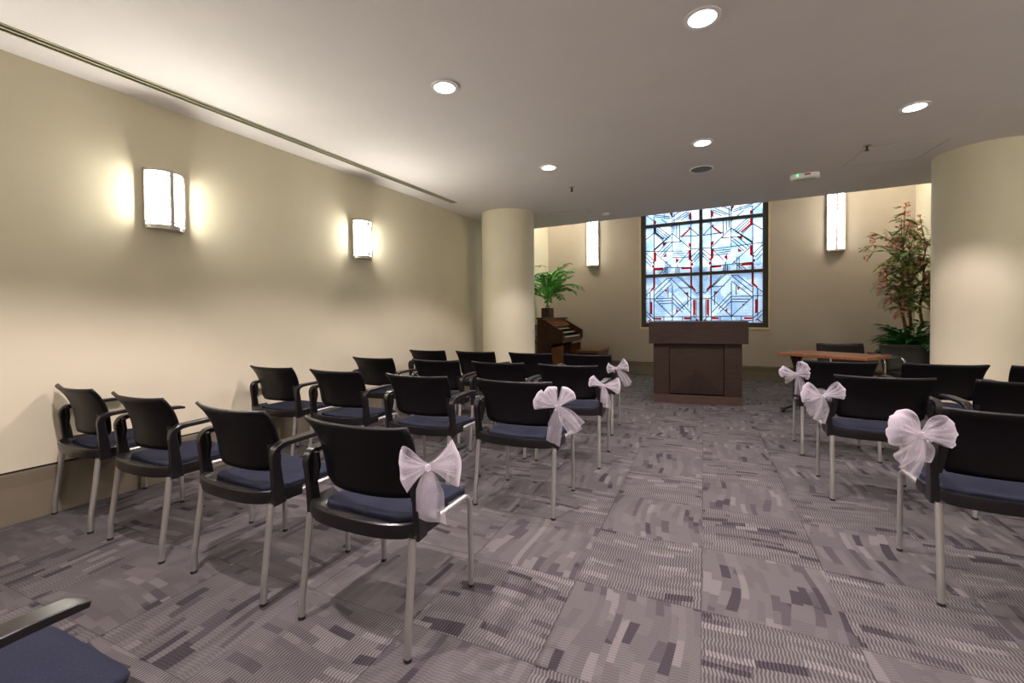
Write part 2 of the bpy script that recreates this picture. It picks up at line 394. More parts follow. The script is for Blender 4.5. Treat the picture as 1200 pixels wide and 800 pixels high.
REDS = [[(16.5,28.5),(19,28.5),(19,32.5),(16.5,32.5)],[(34.5,20.5),(37.5,18.5),(37.5,23.5)],[(46,18.5),(48.5,17.5),(47.5,19.5)],
[(57,21),(59.8,18.5),(59.8,27.5),(57,26.5)],[(57,35),(60,37.5),(49.5,48.3),(47,47.5),(57,38.4)],[(46.5,50.5),(48.7,52.8),(46.2,52.8)],
[(26.5,54.5),(31.2,54.5),(26.8,58.5)],[(31,66.5),(31,71),(26.5,71)],[(42,71.5),(46,74.8),(42,78.5)],
[(16.8,65.5),(19.2,65.5),(19.2,75.5),(15.5,79),(14.5,77.5),(16.8,75)],[(16.8,62.5),(19.5,59.8),(19.5,61),(17.2,63.8)],
[(57,54),(59.8,55.5),(59.8,60.5),(57,58)],[(57,63),(60,63),(60,73),(62.5,75.5),(61,77),(57,74)],[(59,79),(61,77.5),(63,80),(61,82)],[(13.5,82),(15.5,80.5),(17,82.5),(15,84)],
[(15.5,84.5),(27.5,84.2),(27.5,86.5),(17.8,86.8),(17.8,107),(12,112.5),(12,110),(15.5,106)],
[(48.5,83.2),(61.2,82.8),(61.2,104.5),(65.5,109.5),(65,111),(59,105.5),(59,85.3),(48.5,85.5)],
[(29,110.5),(32,108.5),(31.5,113)],[(51,112.5),(55.5,112.5),(55.5,116.5)],[(12,123.5),(14.5,123.5),(14.5,139),(12,137)],[(62.2,121),(65,121),(65,139),(62.2,139)],
[(23.5,128),(27,128),(26.5,130.5)],[(42.2,131.5),(45.5,134.5),(42.2,137)],[(17,142.2),(25,142.2),(25,144.5),(17,144.5)],[(51.5,141.8),(60,141.5),(60,144),(51.5,144.2)],
[(7.5,147.5),(12.5,143.3),(13.5,145),(7.8,149.8)],[(65,145),(67,143.8),(69.5,147),(69.5,148),(67.5,148)]]
BLACKP = [(16.5,37),(19,37),(19,42),(28.5,49.5),(27,51),(17,42.8)]
LEADS = '''16.5 24 16.5 150;59.8 18 59.8 150;38 18 38 65;7 64.5 57 64;7 22 16 29;7 51 16.5 43;16.5 43 28 53;19 40 32 51;20 38 34 49;22 36.5 36 47;38 43.5 17 62;38 43.5 60 62;34 47.5 16.5 64;60 62 46 78;17 66 38 84;31.5 54.5 20 67;37.5 54 22 69;37.5 57 25 71;26.5 54.5 48 53;38 67 57 66;38 69 52 69;38 71.5 60 71;40 43 40 20;43 46 43 32;46.5 50 46.5 30;60 38 69 46;46 47 69 46;60 62 70 61;60 71 70 62;62 75 70 66;61 79 70 70;7 67 16 75;7 71 14 79;7 76 13 82;37 25 46 18;39 29 55 18;43 28 58 19;48 28 57 22;16 22 35 24;17 24 36 26;25 27 38 36;35 18.5 38 25;
16 84 60 83;30 76 30 91;32 76 32 92;42 84 42 90;44 80 44 91;46 83 46 91;27 90 36 80;22 92 30 84;32 96 17 110;38 96 17 116;38 102 17 121;32 96 38 96;43 93 60 108;48 95 66 113;38 98 60 120;45 107 59 107;38 114 60 137;38 119 52 133;38 124 50 136;17 121 38 141;38 141 60 120;18 120 38 119;20 123 38 122;22 126 38 125;60 120 70 120;7 116 12 112;7 120 17 120;12 112 12 142;7 135 16 143;7 139 14 146;16 141 70 141;16 146 66 146;38 141 38 148;28 141 28 148;50 141 50 148;38 104 38 141;56 112 56 128;33 106 33 118;66 114 70 112;62 139 70 147;66 121 66 141'''
def wp(q): return wpt(750+q[0], 230+q[1])
def clampu(q): return (min(max(q[0], WU0+t_), UC-.03), min(max(q[1], WZ0+t_), WZ1-t_))
rm, dm, lm = MB(), MB(), MB()
for mir in (0, 1):
    mf = (lambda q: (2*UC-q[0], q[1])) if mir else (lambda q: q)
    for P in REDS: rm.prism([mf(clampu(wp(q))) for q in P], VG-.009, VG-.004, 'y')
    (rm if mir else dm).prism([mf(clampu(wp(q))) for q in BLACKP], VG-.009, VG-.004, 'y')
    for sgm in LEADS.replace('\n', '').split(';'):
        a, b_, c_, d_ = map(float, sgm.split())
        p = Vector(mf(clampu(wp((a, b_))))); q = Vector(mf(clampu(wp((c_, d_))))); dv = q-p
        if dv.length < .01: continue
        n_ = Vector((-dv.y, dv.x)).normalized()*.008
        lm.prism([tuple(p+n_), tuple(q+n_), tuple(q-n_), tuple(p-n_)], VG-.012, VG-.004, 'y')
    # outer repeat of the pattern above the second mullion, out of sight behind the ceiling edge
    lm.prism([mf((UC-.7, 3.2)), mf((UC-.69, 3.2)), mf((UC-.69, WZ1-t_)), mf((UC-.7, WZ1-t_))], VG-.012, VG-.004, 'y')
o = rm.build('red_glass', M['red'], wo); o['label'] = 'red glass pieces'
o = dm.build('dimmed_red_glass', M['darkred'], wo); o['label'] = 'red glass piece coloured dark for the dim outside behind it'
lm.build('lead_lines', M['lead'], wo)
tr = MB()
for x0, x1, z0, z1 in ((WU0-.03, WU0, WZ0-.02, WZ1), (WU1, WU1+.03, WZ0-.02, WZ1), (WU0-.03, WU1+.03, WZ0-.045, WZ0)):
    tr.box(x0, x1, VB-.012, VB+.02, z0, z1)
struct(tr.build('trim_2', M['trimc'], bevel=.003))
# outside: pale siding of a neighbouring building, seen through the glass
ext = MB(); k = 0; z = -1.0
while z < 2.6:
    ext.add([(-8, VB+4.5, z), (6, VB+4.5, z), (6, VB+4.46, z+.14), (-8, VB+4.46, z+.14), (-8, VB+4.5, z+.14), (6, VB+4.5, z+.14)], [(0, 1, 2, 3), (3, 2, 5, 4)]); z += .14
ext.box(-8, 6, VB+4.51, VB+4.9, -1, 2.6)
M['siding'] = plain('siding', (.21, .25, .31), .6)
eo = ext.build('neighbouring_building', M['siding']); eo.rotation_euler = (0, 0, -ALPHA)
tag(eo, 'pale blue sided building seen dimly through the leaded window', 'building')
pl = bpy.data.lights.new('window_portal', 'AREA'); pl.shape = 'RECTANGLE'; pl.size = WU1-WU0; pl.size_y = WZ1-WZ0
po = bpy.data.objects.new('window_portal', pl); COL.objects.link(po); po.location = room(UC, VB+.3, (WZ0+WZ1)/2)
po.rotation_euler = (-PI/2, 0, -ALPHA); pl.cycles.is_portal = True

# ------------------------------------------------------------------ lights
def lamp(name, kind, loc, power, col, parent=None, **kw):
    l = bpy.data.lights.new(name, kind); l.energy = power; l.color = col
    for a, b_ in kw.items(): setattr(l, a, b_)
    o = bpy.data.objects.new(name, l); COL.objects.link(o)
    if parent: o.parent = parent
    o.location = loc; return o
# recessed ceiling downlights
def annulus(r0, r1, z0, z1, n=40):
    b = MB(); vs = []
    for r, z in ((r0, z0), (r1, z0), (r1, z1), (r0, z1)):
        vs += [(r*math.cos(2*PI*k/n), r*math.sin(2*PI*k/n), z) for k in range(n)]
    fs = [(i*n+k, i*n+(k+1) % n, ((i+1) % 4)*n+(k+1) % n, ((i+1) % 4)*n+k) for i in range(4) for k in range(n)]
    return b.add(vs, fs)
def downlight(loc, r, label, mod=1.0):
    t = thing('recessed_downlight', label, 'ceiling light', loc, 0, 'recessed ceiling downlights')
    annulus(r*.84, r*1.1, -.008, 0).build('trim_ring', M['white'], t, smooth=True)
    MB().lathe([(r*.85, -.001), (r*.85, -.004)], 0, 0, 40).build('lens', M['lampw'], t)
    lamp('downlight_lamp', 'SPOT', (0, 0, -.03), P_DOWN*mod, C_DOWN, t, spot_size=math.radians(120), spot_blend=.3, shadow_soft_size=.02)
    return t
DL = [((823, 20.5), 'largest round downlight, at the top of the picture right of centre'),
      ((521, 102), 'round downlight on the left half of the ceiling, nearest the slot vent'),
      ((1072, 125), 'round downlight nearest the right pillar'),
      ((823, 167), 'round downlight just above the dark ceiling speaker'),
      ((643, 196), 'smallest round downlight, nearest the left pillar')]
for (a, b_), lb in DL: downlight(pix(a, b_, CEIL-.001), .085, lb)
for x, y, md in ((-1.65, .8, 2.0), (0, .8, .75), (1.5, .8, .75), (1.5, 2.6, .8), (-1.65, -1.0, .6), (0, -1.0, .5), (1.5, -1.0, .5)):
    downlight(Vector((x, y, CEIL-.001)), .085, 'round recessed downlight in the ceiling above the camera', md)
# wall sconces
def sconce(u, v, z0, z1, width, depth, face, label, bands, bars, glass, group):
    """half-round wall light; face = 'x' for left wall, 'y' for back wall; local +X is outwards"""
    loc = room(u, v, z0); rz = {'x': -ALPHA, 'xr': PI-ALPHA, 'y': -ALPHA-PI/2}[face]
    t = thing('wall_sconce', label, 'wall light', loc, rz, group); h = z1-z0; hw = width/2
    arc = lambda s, e=0, n=12: [(math.sin(PI*k/n)*(depth)*s+e, -math.cos(PI*k/n)*hw*s) for k in range(n+1)]
    MB().box(0.002, .012, -hw-.012, hw+.012, 0, h).build('back_plate', M['metal'], t, bevel=.002)
    MB().prism([(x+.012, y) for x, y in arc(.94)], .02, h-.02, 'z').build('diffuser', M[glass], t)
    MB().prism([(x+.012, y) for x, y in arc(1.05)], -.006, .026, 'z').build('bottom_cap', M['metal'], t)
    MB().prism([(x+.012, y) for x, y in arc(1.04)], h-.02, h, 'z').build('top_cap', M['metal'], t)
    for sg in (-1, 1): MB().box(.0125, .034, sg*(hw+.009)-.004, sg*(hw+.009)+.004, 0, h).build('side_plate', M['metal'], t)
    for zz in bands:
        o_ = [(x+.012, y) for x, y in arc(1.07)]; i_ = [(x+.012, y) for x, y in arc(.945)][::-1]
        MB().prism(o_+i_, zz-.006, zz+.006, 'z').build('band', M['metal'], t)
    for a in bars:
        x, y = math.sin(a)*depth*.98+.012, -math.cos(a)*hw*.98
        MB().box(x-.008, x+.012, y-.014, y+.014, .01, h-.01).build('bar', M['metal'], t)
    return t
sconce(U0, 1.667, 1.88, 2.31, .235, .10, 'x', 'frosted half-round wall sconce on the left wall, the larger and nearer one', (.045, .385), (1.62,), 'lamp', 'half-round sconces on the left wall')
sconce(U0, 3.573, 1.885, 2.315, .235, .10, 'x', 'frosted half-round wall sconce on the left wall, the farther and smaller one', (.045, .385), (1.62,), 'lamp', 'half-round sconces on the left wall')
sconce(U0, -.24, 1.88, 2.31, .235, .10, 'x', 'frosted half-round wall sconce on the left wall beside the camera', (.045, .385), (1.62,), 'lamp', 'half-round sconces on the left wall')
for v in (-.24, 1.667, 3.573): sconce(U1, v, 1.88, 2.31, .235, .10, 'xr', 'unseen half-round sconce added on the right wall for ambient light', (.045, .385), (1.62,), 'lamp', 'unseen sconces added on the right wall')  # out of view, added opposite the left wall to lift the ambient light
TB = (.20, .72, .78)
sconce(-2.95, VB, 2.31, 3.55, .24, .11, 'y', 'tall tube sconce on the back wall left of the leaded window', TB, (PI/2,), 'lampt', 'tall sconces flanking the leaded window')
sconce(1.40, VB, 2.30, 3.55, .24, .11, 'y', 'tall tube sconce on the back wall right of the leaded window', TB, (PI/2,), 'lampt', 'tall sconces flanking the leaded window')
# small lamps high in the alcove that wash its side walls
for i, (u, v, lb) in enumerate(((A0+.35, 8.3, 'small high downlight washing the left side wall of the alcove'), (A1-.35, 8.3, 'small high downlight washing the right side wall of the alcove'))):
    t = thing('alcove_downlight', lb, 'ceiling light', room(u, v, HC-.001))
    annulus(.07, .095, -.008, 0).build('trim_ring', M['white'], t); MB().lathe([(.072, -.001), (.072, -.004)], 0, 0, 30).build('lens', M['lampw'], t)
    lamp('alcove_lamp', 'SPOT', (0, 0, -.03), P_ALC, C_ALC, t, spot_size=math.radians(165), spot_blend=.7, shadow_soft_size=.06)
# linear slot vent
v0, v1 = V0-.15, 4.98
t = thing('slot_air_vent', 'long slim slot air vent running along the ceiling beside the left wall', 'air vent', room(SLU, 0, CEIL), -ALPHA)
b = MB(); b.box(-.048, -.035, v0, v1, -.004, .03); b.box(.035, .048, v0, v1, -.004, .03); b.box(-.035, .035, v1-.0, v1+.012, -.004, 0); b.build('flange', M['vent'], t)
b = MB(); b.box(-.034, .034, v0, v1-.001, .008, .05); b.build('slot_backing', M['gap'], t)
b = MB(); b.box(-.008, .008, v0, v1-.001, -.004, .007); b.build('slot_bar', M['vent'], t)
# ceiling speaker, sprinklers, access panels, detector, exit light
t = thing('ceiling_speaker', 'round dark grille ceiling speaker between the downlights and the window', 'speaker', pix(822, 198, CEIL))
annulus(.105, .12, -.006, 0).build('rim', M['white'], t, smooth=True); MB().lathe([(.106, -.001), (.106, -.005)], 0, 0, 36).build('grille', M['speaker'], t)
for (a, b_), lb in (((1016, 171.5), 'small sprinkler head in the ceiling near the right pillar'), ((670, 220.5), 'small sprinkler head in the ceiling near the left pillar')):
    t = thing('sprinkler_head', lb, 'sprinkler', pix(a, b_-1, CEIL), 0, None)
    MB().lathe([(.035, -.001), (.030, -.006)], 0, 0, 20).build('escutcheon', M['metal'], t, smooth=True)
    b = MB().tube([(0, 0, -.006), (0, 0, -.045)], .009, 8); b.build('stem', M['black'], t)
    MB().lathe([(.018, -.045), (.020, -.049)], 0, 0, 16).build('deflector', M['black'], t)
def panel(corners, lb):
    P = [pix(a, b_, CEIL) for a, b_ in corners]; cen = sum(P, Vector())/4
    t = thing('access_panel', lb, 'ceiling panel', cen)
    e = (P[1]-P[0]).normalized(); ang = math.atan2(e.y, e.x); hw = (P[1]-P[0]).length/2; hd = (P[3]-P[0]).length/2; t.rotation_euler = (0, 0, ang)
    MB().box(-hw, hw, -hd, hd, -.004, -.0005).build('door_leaf', M['ceil'], t, bevel=.001)
    g = MB()
    for x0, x1, y0, y1 in ((-hw-.012, -hw-.006, -hd-.012, hd+.012), (hw+.006, hw+.012, -hd-.012, hd+.012), (-hw-.006, hw+.006, -hd-.012, -hd-.006), (-hw-.006, hw+.006, hd+.006, hd+.012)):
        g.box(x0, x1, y0, y1, -.003, -.0005)
    g.build('frame', M['vent'], t)
panel([(991, 194), (1019, 172), (1105, 164), (1075, 185)], 'flush white access panel in the ceiling beside the right pillar')
panel([(650, 251), (645, 248), (682, 244), (692, 253)], 'flush white access panel in the ceiling beside the left pillar')
t = thing('smoke_detector', 'small round white smoke detector in the ceiling above the left tall sconce', 'smoke detector', pix(710, 250, CEIL))
MB().lathe([(.055, -.001), (.055, -.012), (.04, -.026)], 0, 0, 28).build('housing', M['white'], t, smooth=True)
MB().lathe([(.012, -.026), (.010, -.029)], -.02, -.01, 12).build('indicator', M['vent'], t)
p = pix(943, 204, CEIL)
t = thing('emergency_light', 'white oval emergency light fixture with a green lamp on the ceiling', 'emergency light', p, -.05)
oval = [(.14*math.copysign(abs(math.cos(a))**.55, math.cos(a)), .065*math.copysign(abs(math.sin(a))**.6, math.sin(a))) for a in [2*PI*k/32 for k in range(32)]]
MB().prism(oval, -.060, 0, 'z').build('housing', M['white'], t, bevel=.010)
MB().prism([(x*.8, y*.7) for x, y in oval], -.065, -.0605, 'z').build('lens', M['lensg'], t)
MB().box(-.085, -.07, -.07, -.064, -.03, -.015).build('indicator', M['led'], t)['label'] = 'green indicator lamp'
MB().box(-.01, .045, -.0685, -.064, -.028, -.012).build('marking', M['redmark'], t)['label'] = 'red marking'

# ------------------------------------------------------------------ stacking armchair (origin at floor, faces +y)
def make_chair():
    t = thing('armchair', '', 'chair')
    # seat cushion: rounded plan, waterfall front
    nx, ny = 20, 24; top = []; vs = []; fs = []
    def plan(s, q):                      # s -1..1, q 0..1 rear to front
        hw = .222+.018*q
        if q < .12: hw -= .05*(1-q/.12)**2
        if q > .86: hw -= .055*((q-.86)/.14)**2.4
        y = -.162+.422*q
        return s*hw, y
    for j in range(ny+1):
        q = j/ny
        for i in range(nx+1):
            s = -1+2*i/nx; x, y = plan(s, q)
            z = .468-.010*(1-s*s)*(1-q)-.008*abs(s)**6-.012*q**2
            if q > .78: z -= .036*((q-.78)/.22)**2.2
            vs.append((x, y, z))
    nb = len(vs)
    for j in range(ny+1):
        for i in range(nx+1):
            x, y, z = vs[j*(nx+1)+i]; q = j/ny
            vs.append((x*.985, y-(.006 if q > .9 else 0), min(z-.012, .425 if q < .8 else .425-.03*((q-.8)/.2)**2)))
    g = lambda i, j, k=0: k*nb+j*(nx+1)+i
    for j in range(ny):
        for i in range(nx):
            fs.append((g(i, j), g(i+1, j), g(i+1, j+1), g(i, j+1))); fs.append((g(i, j, 1), g(i, j+1, 1), g(i+1, j+1, 1), g(i+1, j, 1)))
    for j in range(ny):
        fs.append((g(0, j), g(0, j+1), g(0, j+1, 1), g(0, j, 1))); fs.append((g(nx, j), g(nx, j, 1), g(nx, j+1, 1), g(nx, j+1)))
    for i in range(nx):
        fs.append((g(i, 0), g(i, 0, 1), g(i+1, 0, 1), g(i+1, 0))); fs.append((g(i, ny), g(i+1, ny), g(i+1, ny, 1), g(i, ny, 1)))
    MB().add(vs, fs).build('seat', M['navy'], t, smooth=True, bevel=.006)
    # curved backrest shell, wider at the top with swept corners
    vs, fs = [], []; nx, nz = 22, 12
    for j in range(nz+1):
        q = j/nz
        hw = .224+.026*q**.8+.006*q**4
        if q < .12: hw -= .018*(1-q/.12)**2
        for i in range(nx+1):
            s = -1+2*i/nx; x = s*hw
            z = .528+.278*q+.006*q*abs(s)**3
            y = -.165-.078*q**3+.055*abs(s)**2.4*(1-.25*q)
            vs.append((x, y, z))
    fs = [(j*(nx+1)+i, j*(nx+1)+i+1, (j+1)*(nx+1)+i+1, (j+1)*(nx+1)+i) for j in range(nz) for i in range(nx)]
    MB().add(vs, fs).build('backrest', M['shell'], t, smooth=True, solid=.014)
    # rear rim of the seat pan: ledge and skirt swept round the back
    path = []
    for k in range(25):
        s = -1+2*k/24; x = .272*math.copysign(abs(math.sin(s*PI/2))**.80, s); y = -.045-.185*abs(math.cos(s*PI/2))**.50
        path.append((x, y))
    vs = []; n = len(path)
    prof = [(0, .464), (.006, .467), (.012, .463), (.015, .44), (.010, .412), (0, .412), (-.004, .428), (-.045, .428), (-.085, .434), (-.085, .444), (-.03, .446), (-.012, .456)]
    for k, (x, y) in enumerate(path):
        a = Vector(path[min(k+1, n-1)])-Vector(path[max(k-1, 0)]); nr = Vector((a.y, -a.x)).normalized()
        for d, z in prof: vs.append((x+nr.x*d, y+nr.y*d, z))
    m = len(prof)
    fs = [(i*m+k, i*m+(k+1) % m, (i+1)*m+(k+1) % m, (i+1)*m+k) for i in range(n-1) for k in range(m)]+[tuple(range(m)), tuple((n-1)*m+k for k in range(m))]
    MB().add(vs, fs).build('rear_rim', M['arm'], t, smooth=True)
    for sg in (-1, 1):
        # upright and armrest in one moulding
        up = [(sg*.268, -.150, .405), (sg*.270, -.158, .50), (sg*.274, -.168, .585)]
        cur = bez([(sg*.275, -.172, .605), (sg*.277, -.178, .652), (sg*.277, -.150, .664), (sg*.276, -.105, .664)], 7)
        fr = [(sg*.275, -.02, .667), (sg*.273, .06, .668), (sg*.271, .13, .664), (sg*.270, .152, .658)]
        P = up+[tuple(p) for p in cur]+fr; L_ = len(P)
        wd = [.030, .029, .030]+[.032+.016*k/7 for k in range(8)]+[.050, .050, .046, .036]
        th = [.056, .046, .038]+[.035-.014*k/7 for k in range(8)]+[.020, .019, .018, .012]
        MB().ribbon(P, (1, 0, 0), wd, th).build('armrest', M['arm'], t, smooth=True)
        # back carrier linking shell to upright
        MB().ribbon([(sg*.258, -.160, .53), (sg*.240, -.158, .60), (sg*.235, -.165, .66)], (1, 0, 0), [.03, .03, .022], .014).build('back_bracket', M['arm'], t)
        rail = [(sg*.250, -.165, .418), (sg*.250, .12, .420), (sg*.250, .175, .420)]
        bend = [tuple(p) for p in bez([(sg*.250, .175, .420), (sg*.250, .222, .420), (sg*.250, .232, .375)], 6)][1:]
        MB().tube(rail+bend, .0115, 12).build('seat_rail', M['silver'], t, smooth=True)
        fr = MB().tube([(sg*.250, .232, .376), (sg*.250, .237, .2), (sg*.250, .238, .012)], .0115, 12).build('leg', M['silver'], t, smooth=True)
        MB().lathe([(.0125, 0), (.0125, .012)], sg*.250, .238, 12).build('foot_cap', M['rubber'], fr)
        rp = [(sg*.258, -.180, .410), (sg*.260, -.195, .28)]+[tuple(p) for p in bez([(sg*.262, -.212, .15), (sg*.264, -.221, .10), (sg*.264, -.222, .05)], 6)]+[(sg*.264, -.224, .012)]
        rl = MB().tube(rp, .0135, 12).build('leg', M['silver'], t, smooth=True)
        MB().lathe([(.0145, 0), (.0145, .012)], sg*.264, -.224, 12).build('foot_cap', M['rubber'], rl)
    # cross tube under the seat
    MB().tube([(-.245, .10, .415), (.245, .10, .415)], .009, 8).build('cross_tube', M['silver'], t)
    return t
proto = make_chair(); used = [False]
def chair(x, y, label, group, rz=0.0):
    o = proto if not used[0] else copy_tree(proto); used[0] = True
    o.location = (x, y, 0); o.rotation_euler = (0, 0, rz); o['label'] = label; o['group'] = group; return o
OY = .224
rows = [([(-1.21, 1.230+OY, -.015), (-1.946, 1.245+OY, -.05), (-2.714, 1.262+OY, -.045), (-3.43, 1.29+OY, -.07)], 'the nearest full left row'),
        ([(-1.080, 2.44+OY, .0), (-1.815, 2.44+OY, -.01), (-2.57, 2.45+OY, -.02), (-3.28, 2.46+OY, -.03)], 'the second full left row'),
        ([(-1.025, 3.40+OY, .0), (-1.655, 3.40+OY, .0), (-2.305, 3.40+OY, .0), (-3.045, 3.40+OY, -.01)], 'the third left row'),
        ([(-1.112, 4.41+OY, .0), (-1.745, 4.41+OY, .0), (-2.43, 4.41+OY, .0), (-3.095, 4.41+OY, -.01)], 'the farthest left row')]
posn = ['at its aisle end with a white bow', 'second from the aisle', 'second from the left wall', 'at the left wall end']
rnd = random.Random(4)
for xs, rn in rows:
    for (x, y, rz), pn in zip(xs, posn):
        chair(x, y, 'black armchair in %s, %s' % (rn, pn), 'armchairs left of the aisle', rz+rnd.uniform(-.012, .012))
chair(-1.365, .275, 'black armchair cropped at the bottom left corner, navy seat and one armrest showing', 'armchairs left of the aisle')
for x, y, l in ((1.157, 2.33+OY, 'nearest black armchair right of the aisle, wearing a large white bow'),
                (1.024, 3.39+OY, 'black armchair with white bow in the middle row right of the aisle'),
                (1.71, 3.39+OY, 'black armchair without bow at the right edge, in the middle row'),
                (1.035, 4.39+OY, 'black armchair with small white bow just in front of the folding table'),
                (1.70, 4.39+OY, 'black armchair without bow in the farthest right row, in front of the pillar'),
                (2.33, 4.39+OY, 'black armchair beside the right pillar, only a back corner showing at the edge')):
    chair(x, y, l, 'armchairs right of the aisle')

# ------------------------------------------------------------------ tulle bows tied to the aisle chairs
def bow(loc, rz, seed, label, lobes, tails, sc=1.0):
    """lobes: (angle deg, length, spread, side) ; tails: (angle deg, length, width). local x right, z up, -y towards viewer"""
    R = random.Random(seed)
    t = thing('tulle_bow', label, 'bow', loc, rz, 'white tulle bows tied to the aisle chairs'); t.scale = (sc,)*3
    for a, Ln, wd in lobes:
        a = math.radians(a); ax = Vector((math.cos(a), 0, math.sin(a))); pz = Vector((-math.sin(a), 0, math.cos(a)))
        ns, nw = 26, 22; vs = []; ph = R.uniform(0, 6); ph2 = R.uniform(0, 6)
        for i in range(ns+1):
            s = i/ns; out = math.sin(PI*s)**.8 if 0 < s < 1 else 0
            r = Ln*(out if True else 0)
            for j in range(nw+1):
                q = -1+2*j/nw
                open_ = math.sin(PI*min(1, max(0, s)))**1.15
                half = .012+wd*open_
                front = -.045*math.sin(2*PI*s)*(1-.25*q*q)
                pin = 1-.75*open_**3; pl = (.010*math.sin(q*8+ph+2*s)+.004*math.sin(q*17+ph2))*open_**.6*pin*(.5+wd*8)
                rr = r*(1-.16*q*q)+.002*math.sin(q*5+ph2)*open_
                p = ax*rr+pz*(q*half)+Vector((0, front+pl, 0))
                vs.append(p)
        fs = [(i*(nw+1)+j, i*(nw+1)+j+1, (i+1)*(nw+1)+j+1, (i+1)*(nw+1)+j) for i in range(ns) for j in range(nw)]
        MB().add(vs, fs).build('loop', M['tulle'], t, smooth=True, fix=False)
    for a, Ln, wd in tails:
        Ln *= .75; a = math.radians(a); ax = Vector((math.cos(a), 0, math.sin(a))); pz = Vector((-math.sin(a), 0, math.cos(a)))
        ns, nw = 22, 14; vs = []; ph = R.uniform(0, 6)
        for i in range(ns+1):
            s = i/ns; half = .009+wd*min(1, s*2.2)**.8; dr = Vector((0, -.018*math.sin(PI*s*.9), -.25*Ln*s*s*max(0, math.cos(a))**1))
            for j in range(nw+1):
                q = -1+2*j/nw
                p = ax*Ln*(s+.07*q*s*s)+pz*(q*half)+dr+Vector((0, .007*math.sin(q*4+ph+s*3)*min(1, s*2), 0))
                vs.append(p)
        fs = [(i*(nw+1)+j, i*(nw+1)+j+1, (i+1)*(nw+1)+j+1, (i+1)*(nw+1)+j) for i in range(ns) for j in range(nw)]
        MB().add(vs, fs).build('tail', M['tulle'], t, smooth=True, fix=False)
    k = MB(); prof = [(.003, -.015), (.009, -.011), (.012, -.003), (.012, .005), (.008, .011), (.003, .014)]
    k.lathe(prof, 0, 0, 16); o = k.build('knot', M['tulle'], t, smooth=True); o.location = (0, -.012, 0)
    return t
OX = .278
BR = YAW
bow(Vector((-.868, 1.245, .690)), BR, 1, 'white tulle bow with square loops on the armchair nearest the camera left of the aisle', [(186, .115, .080), (8, .130, .082)], [(-86, .29, .046), (-93, .26, .034)], .86)
bow(Vector((-.765, 2.36, .690)), BR, 2, 'white tulle bow with upright loops on the left block armchair in the second full row', [(158, .17, .060), (112, .150, .040), (50, .155, .050)], [(-97, .34, .040), (-48, .26, .040), (-30, .25, .03)], .82)
bow(Vector((-.705, 3.32, .675)), BR, 3, 'white tulle bow with a short tail on the left block armchair in the third row', [(158, .155, .050), (-2, .175, .075)], [(-80, .30, .032), (-88, .24, .03)], .75)
bow(Vector((-.79, 4.33, .690)), BR, 4, 'white tulle bow with a slanting tail on the left block armchair nearest the organ bench', [(176, .125, .060), (20, .16, .085)], [(-46, .31, .04), (-52, .33, .035)], .75)
bow(Vector((.80, 2.27, .712)), BR, 5, 'large white tulle bow on the armchair at the right edge of the picture', [(166, .125, .060), (140, .13, .038), (6, .135, .058)], [(-132, .20, .030), (-108, .23, .034), (-88, .15, .03)], .95)
bow(Vector((.69, 3.32, .682)), BR, 6, 'white tulle bow on the middle row armchair right of the aisle', [(166, .16, .070), (18, .17, .060)], [(-100, .26, .045), (-140, .22, .045)], .82)
bow(Vector((.715, 4.32, .700)), BR, 7, 'small white tulle bow with a pointed loop on the armchair in front of the table', [(168, .17, .045), (48, .14, .055), (5, .12, .05)], [(-86, .27, .034), (-152, .18, .018), (-70, .24, .025)], .85)

# ------------------------------------------------------------------ podium
FLp, FRp = pix(766, 471, 0), pix(869.8, 476, 0)
e = FRp-FLp; ang = math.atan2(e.y, e.x); wdt = e.length; cen = (FLp+FRp)/2
t = thing('podium', 'dark brown panelled wooden podium standing in front of the leaded window', 'podium', cen, ang)
h = wdt/2; D = .62
MB().box(-h, h, 0, D, 0, .115).build('plinth', M['plinth'], t, bevel=.002)['label'] = 'reddish lighter plinth'
zc = .82
MB().box(-h, -h+.205, .0, D, .118, zc).build('side_column', M['podium'], t, bevel=.002)
MB().box(h-.215, h, .0, D, .118, zc).build('side_column', M['podium'], t, bevel=.002)
MB().box(-h+.21, h-.22, .02, .04, .13, zc).build('front_panel', M['podium'], t)
# four veneer triangles meeting in the middle of the front panel
x0, x1, z0, z1 = -h+.218, h-.228, .14, zc-.012; xm, zm = (x0+x1)/2, (z0+z1)/2-.02
for i, tri in enumerate(([(x0, z0), (x1, z0), (xm, zm)], [(x0, z1), (x1, z1), (xm, zm)], [(x0, z0), (x0, z1), (xm, zm)], [(x1, z0), (x1, z1), (xm, zm)])):
    MB().prism(tri, .012, .019, 'y').build('veneer_panel', M['podium_d' if i == 0 else 'podium'], t)
MB().box(-h-.06, h+.065, -.06, D+.05, zc+.004, 1.125).build('top_box', M['podium'], t, bevel=.003)
MB().box(-h+.02, h-.02, .05, D-.02, .12, zc).build('core', M['gap'], t)

